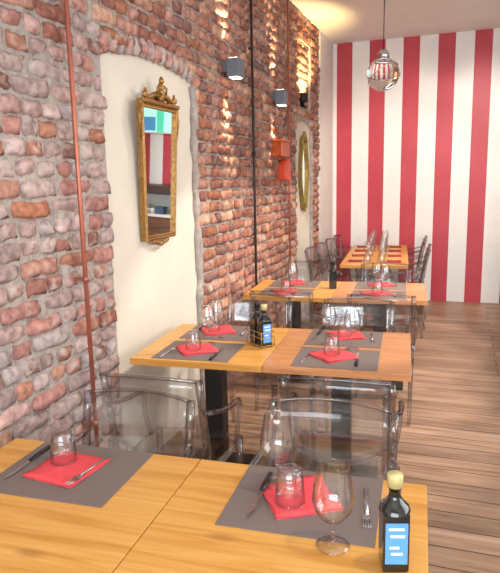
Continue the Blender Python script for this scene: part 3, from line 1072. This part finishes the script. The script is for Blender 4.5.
for i, y in enumerate((6.36, 6.87, 7.38, 7.89)):
    nm = ('nearest', 'second nearest', 'second farthest', 'farthest')[i]
    chair(0.335, y, -PI / 2, 'clear plastic armchair on the wall side of the long table, %s of its four' % nm)
    ex = LX + LWD - LA * (y - LY)
    chair(ex - 0.09 + 0.03 * (i % 2), y, PI / 2, 'clear plastic armchair on the aisle side of the long table, %s of its four' % nm)


# ------------------------------------------------------------------ table settings
mat0 = MB()
mat0.box(-0.205, 0.205, -0.17, 0.17, 0, 0.0022, 0.0008, 1)
pm = mat0.build('placemat', 'mat'); PM = Proto(pm)


def napkin_mesh(s, m, seed):
    r = np.random.default_rng(seed)
    t = empty('napkin')
    ph = r.uniform(0, 6, 4)
    g = [[((i / 10 - 0.5) * s + 0.004 * math.sin(j * 0.8 + ph[2]), (j / 10 - 0.5) * s + 0.003 * math.sin(i * 0.7 + ph[3]), 0.0085 + 0.0035 * math.sin(i * 0.55 + ph[0]) * math.sin(j * 0.5 + ph[1])) for j in range(11)] for i in range(11)]
    # lower layers of the folded napkin sit flat, upper flap ripples
    b = MB(); b.box(-s / 2, s / 2, -s / 2, s / 2, 0, 0.004, 0.001, 1)
    b.build('lower_fold', m, t)
    MB().slab(g, 0.0025, True).build('upper_fold', m, t)
    return Proto(t)


NAP = [napkin_mesh(0.185, 'napkin', k) for k in (1, 2, 3)]
NAPD = napkin_mesh(0.15, 'napkin_dark', 5)


def make_fork():
    t = empty('fork')
    MB().tube([(0, -0.10, 0.003), (0, -0.03, 0.004), (0, 0.04, 0.004)], [0.0042, 0.003, 0.003], 8, squash=(1.6, 0.7)).build('handle', 'steel', t)
    f = MB()
    f.box(-0.011, 0.011, 0.036, 0.056, 0.002, 0.0045, 0.001, 1)
    for k in range(4):
        x = -0.009 + 0.006 * k
        f.tube([(x, 0.055, 0.0035), (x, 0.078, 0.0025), (x, 0.10, 0.005)], [0.0017, 0.0015, 0.001], 6)
    f.build('tines', 'steel', t)
    return Proto(t)


def make_knife():
    t = empty('knife')
    MB().tube([(0, -0.115, 0.006), (0, -0.06, 0.007), (0, -0.01, 0.006)], [0.0075, 0.0085, 0.0065], 10, squash=(1.1, 0.65)).build('handle', 'handle', t)
    b = MB()
    b.slab([[(-0.006, -0.012, 0.006), (-0.008, 0.05, 0.006), (-0.006, 0.09, 0.006), (0.003, 0.112, 0.006)], [(0.006, -0.012, 0.006), (0.007, 0.05, 0.006), (0.007, 0.09, 0.006), (0.006, 0.114, 0.006)]], 0.0015, False)
    b.build('blade', 'steel', t)
    return Proto(t)


FORK, KNIFE = make_fork(), make_knife()


def make_tumbler():      # stands mouth down
    t = empty('tumbler')
    H = 0.098
    out = [(0.042, 0.0), (0.0405, 0.03), (0.037, 0.07), (0.033, H - 0.006), (0.029, H)]
    inn = [(0.0, H), ]
    prof = [(0.0395, 0.0)] + out + [(0.0, H), ]
    b = MB(); b.lathe(prof + [(0.0, H - 0.012), (0.028, H - 0.013), (0.0345, 0.07), (0.038, 0.03), (0.0395, 0.0)], 32)
    b.build('glass_body', 'glass', t)
    MB().lathe([(0.0405 + 0.0018 * math.cos(a), 0.0018 + 0.0018 * math.sin(a)) for a in np.linspace(0, 2 * PI, 9)], 32).build('rim', 'glass', t)
    return Proto(t)


def make_wine_glass(sc=1.0, drop=0.0):
    t = empty('wine_glass')
    st = [(0.0, 0.003), (0.034, 0.002), (0.035, 0.0), (0.0355, 0.0015), (0.020, 0.0055), (0.006, 0.010), (0.0038, 0.02), (0.0035, 0.05), (0.004, 0.078), (0.009, 0.086)]
    bd = lambda z: z if z < 0.03 else z - drop
    MB().lathe([(r * sc, z * sc) for r, z in st[:6]], 32).build('foot', 'glass', t)
    MB().lathe([(r * sc, bd(z) * sc) for r, z in st[5:]], 16).build('stem', 'glass', t)
    bo = [(0.0, 0.084), (0.010, 0.087), (0.026, 0.096), (0.039, 0.115), (0.0435, 0.137), (0.041, 0.165), (0.036, 0.190), (0.0325, 0.210)]
    bi = [(r - 0.0012 if r > 0.002 else 0.0, z + (0.0015 if r < 0.03 else 0)) for r, z in bo][::-1]
    MB().lathe([(r * sc, bd(z) * sc) for r, z in bo + [(0.0322, 0.2112)] + bi], 36).build('bowl', 'glass', t)
    return Proto(t)


TUM, WG, WGB = make_tumbler(), make_wine_glass(1.0), make_wine_glass(1.17, 0.032)
ZM = HT + 0.0024


def setting(row, c, w, far, who, nap_rot, nap_d=(0, 0), tum_d=(0, 0), wg_d=(0.02, 0.15), knife=(0.085, -0.02, -0.1), fork=(-0.13, -0.02, 0.1), wine=True, mat=True, tumbler=True, napvar=0, big=False, row_words=''):
    """one place laid on a table: mat, napkin, tumbler, wine glass, knife, fork. Local +y points away from the diner."""
    a = ROWS[row][2] + (PI if far else 0)
    C = row_pt(row, c, w)
    ca, sa = math.cos(a), math.sin(a)
    L = lambda d, z: (C.x + d[0] * ca - d[1] * sa, C.y + d[0] * sa + d[1] * ca, z)
    PM.place(L((0, 0), HT + 0.0002), a, 'taupe woven placemat %s' % who, 'placemat', 'taupe placemats')
    NAP[napvar].place(L(nap_d, ZM), a + nap_rot, 'red folded napkin %s' % who, 'napkin', 'red napkins')
    zn = ZM + 0.0125
    if tumbler:
        TUM.place(L((nap_d[0] + tum_d[0], nap_d[1] + tum_d[1]), zn), 0, 'upturned tumbler on the napkin %s' % who, 'glass', 'upside-down tumblers')
    if wine:
        (WGB if big else WG).place(L(wg_d, zn if big else ZM), 0, 'clear stemmed wine glass %s' % who, 'glass', 'wine glasses')
    KNIFE.place(L(knife[:2], zn if len(knife) > 3 else ZM), a + knife[2], 'black-handled knife %s' % who, 'knife', 'black-handled knives')
    FORK.place(L(fork[:2], zn if len(fork) > 3 else ZM), a + fork[2], 'steel fork %s' % who, 'fork', 'steel forks')


CL, CR, WN, WF = 0.315, 1.04, 0.19, 0.578
setting('middle', CL, WN, False, 'nearest us on the table under the gilt mirror', 0.62, (-0.02, 0.01), (-0.01, -0.02), (0.0, 0.145), (0.112, -0.05, 0.02), (-0.15, -0.06, -0.1))
setting('middle', CL, WF, True, 'at the far edge of the table under the gilt mirror', 0.5, (0.03, -0.03), (0.02, 0.03), (-0.015, 0.13), (0.15, -0.02, -0.1), (-0.13, -0.02, 0.1), napvar=1)
setting('middle', CR, WN, False, 'nearest us on the middle reddish table', 0.72, (-0.02, 0.03), (-0.01, 0.0), (0.06, 0.172), (0.10, -0.01, 0.05), (-0.15, -0.02, -0.15), napvar=2)
setting('middle', CR, WF, True, 'at the far edge of the middle reddish table', 0.35, (0.0, -0.05), (0.0, 0.03), (0.075, 0.13), (0.16, -0.02, -0.1), (-0.15, -0.02, 0.1))
setting('front', 0.33, 0.585, True, 'on the front left table', -0.15, (0.015, -0.005), (0.03, -0.03), (0.0, 0.19), (0.16, -0.01, 0.0), (-0.07, 0.01, -0.14, 1), wine=False, napvar=1)
setting('front', 1.07, 0.585, True, 'on the front table with the two big wine glasses', 0.5, (0.015, -0.01), (0.018, 0.045), (0.088, -0.055), (0.12, 0.02, 0.0, 1), (-0.17, 0.0, 0.1), napvar=2, big=True)
setting('third', CL, WN, False, 'nearest us on the third-row brick-side table', 0.5, (0, -0.01), (0, 0), (0.03, 0.13), napvar=1)
setting('third', CL, WF, True, 'at the far edge of the third-row brick-side table', 0.3, (0.02, -0.03), (0, 0), (0.0, 0.13), napvar=2)
setting('third', CR, WN, False, 'nearest us on the third-row aisle table', 0.78, (-0.01, 0.0), (0, 0), (0.04, 0.14), (0.14, 0.0, -0.2))
setting('third', CR, WF, True, 'at the far edge of the third-row aisle table', 0.4, (0.0, -0.03), (0, 0), (0.03, 0.13), napvar=1)
# second big wine glass of the front table
WGB.place((1.34, 1.30, HT + 0.0005), 0, 'big wine glass nearest us at the front, beside the dark bottle', 'glass', 'wine glasses')

# the long table: four places a side
for side, u in (('wall', 0.14), ('aisle', 0.55)):
    for i, wv in enumerate((0.30, 0.79, 1.27, 1.72)):
        nm = ('nearest', 'second nearest', 'second farthest', 'farthest')[i]
        NAPD.place(long_pt(u, wv, HT + 0.0003), LA + 0.1 * (i % 2), 'dark red napkin on the %s side of the long table, %s of its four' % (side, nm), 'napkin', 'dark red napkins on the long table')
        uu = u + (0.13 if side == 'wall' else -0.13)
        WG.place(long_pt(uu, wv + 0.06, HT + 0.0004), 0, 'wine glass on the %s side of the long table, %s of its four' % (side, nm), 'glass', 'wine glasses on the long table')
        TUM.place(long_pt(uu, wv - 0.07, HT + 0.0004), 0, 'upside-down tumbler on the %s side of the long table, %s of its four' % (side, nm), 'glass', 'tumblers on the long table')


# ------------------------------------------------------------------ bottles
def make_bottle(cap, label):
    t = empty('oil_bottle')
    b = MB(); b.box(-0.03, 0.03, -0.03, 0.03, 0, 0.145, 0.007)
    b.lathe([(0.036, 0.140), (0.032, 0.152), (0.018, 0.165), (0.0135, 0.175), (0.0135, 0.192), (0.016, 0.193), (0.016, 0.198), (0.0, 0.198)], 20)
    b.build('bottle_body', 'bottle', t)
    MB().lathe([(0.0, 0.226), (0.0165, 0.226), (0.018, 0.222), (0.018, 0.197), (0.0, 0.197)], 20).build('cap', cap, t)
    if label:
        l = MB(); l.box(-0.025, 0.025, -0.0318, -0.0298, 0.022, 0.122, 0.0004, 1)
        lb = l.build('bottle_label', 'label_blue', t); lb['label'] = 'sky blue label'
        for (x0, x1, z) in ((-0.018, 0.016, 0.105), (-0.014, 0.018, 0.088), (-0.016, 0.006, 0.06), (-0.012, 0.014, 0.045)):
            p = MB(); p.box(x0, x1, -0.0324, -0.0317, z, z + 0.006)
            p.build('label_print', 'label_white', lb)
    return t


def make_caddy():
    t = empty('cruet_caddy')
    c = MB()
    for z in (0.012, 0.055, 0.085):
        pts = [(-0.075, -0.042, z), (0.075, -0.042, z), (0.075, 0.042, z), (-0.075, 0.042, z), (-0.075, -0.042, z)]
        for p, q in zip(pts[:-1], pts[1:]):
            c.tube([p, q], 0.0022, 6)
    for x in (-0.075, 0.0, 0.075):
        for y in (-0.042, 0.042):
            c.tube([(x, y, 0.0), (x, y, 0.087)], 0.0022, 6)
    for y in (-0.03, -0.01, 0.01, 0.03):
        c.tube([(-0.075, y, 0.003), (0.075, y, 0.003)], 0.002, 6)
    c.build('wire_basket', 'wire', t)
    return t


BO = Proto(make_bottle('cap_gold', True))
BV = Proto(make_bottle('cap_black', False))
CD = Proto(make_caddy())
cp = Vector((0.605, 2.965, HT + 0.0005)); ca = math.radians(140)
CD.place(cp, ca, 'wire caddy holding two dark bottles at the middle tables seam', 'caddy', 'wire bottle caddies')
d = Vector((math.cos(ca), math.sin(ca), 0)) * 0.037
BO.place(cp - d + Vector((0, 0, 0.0055)), ca - math.radians(90), 'dark square oil bottle with sky blue label and gold cap, middle tables', 'bottle', 'oil bottles')
BV.place(cp + d + Vector((0, 0, 0.0055)), ca - math.radians(90), 'dark vinegar bottle with black cap beside the blue-labelled one', 'bottle', 'dark bottles')
BV.place((0.64, 4.74, HT + 0.0005), 0.3, 'black bottle standing alone on the third-row tables', 'bottle', 'dark bottles')
BO.place((1.487, 1.27, HT + 0.0005), 0.3, 'dark bottle with pale gold cap at the front table corner', 'bottle', 'oil bottles')
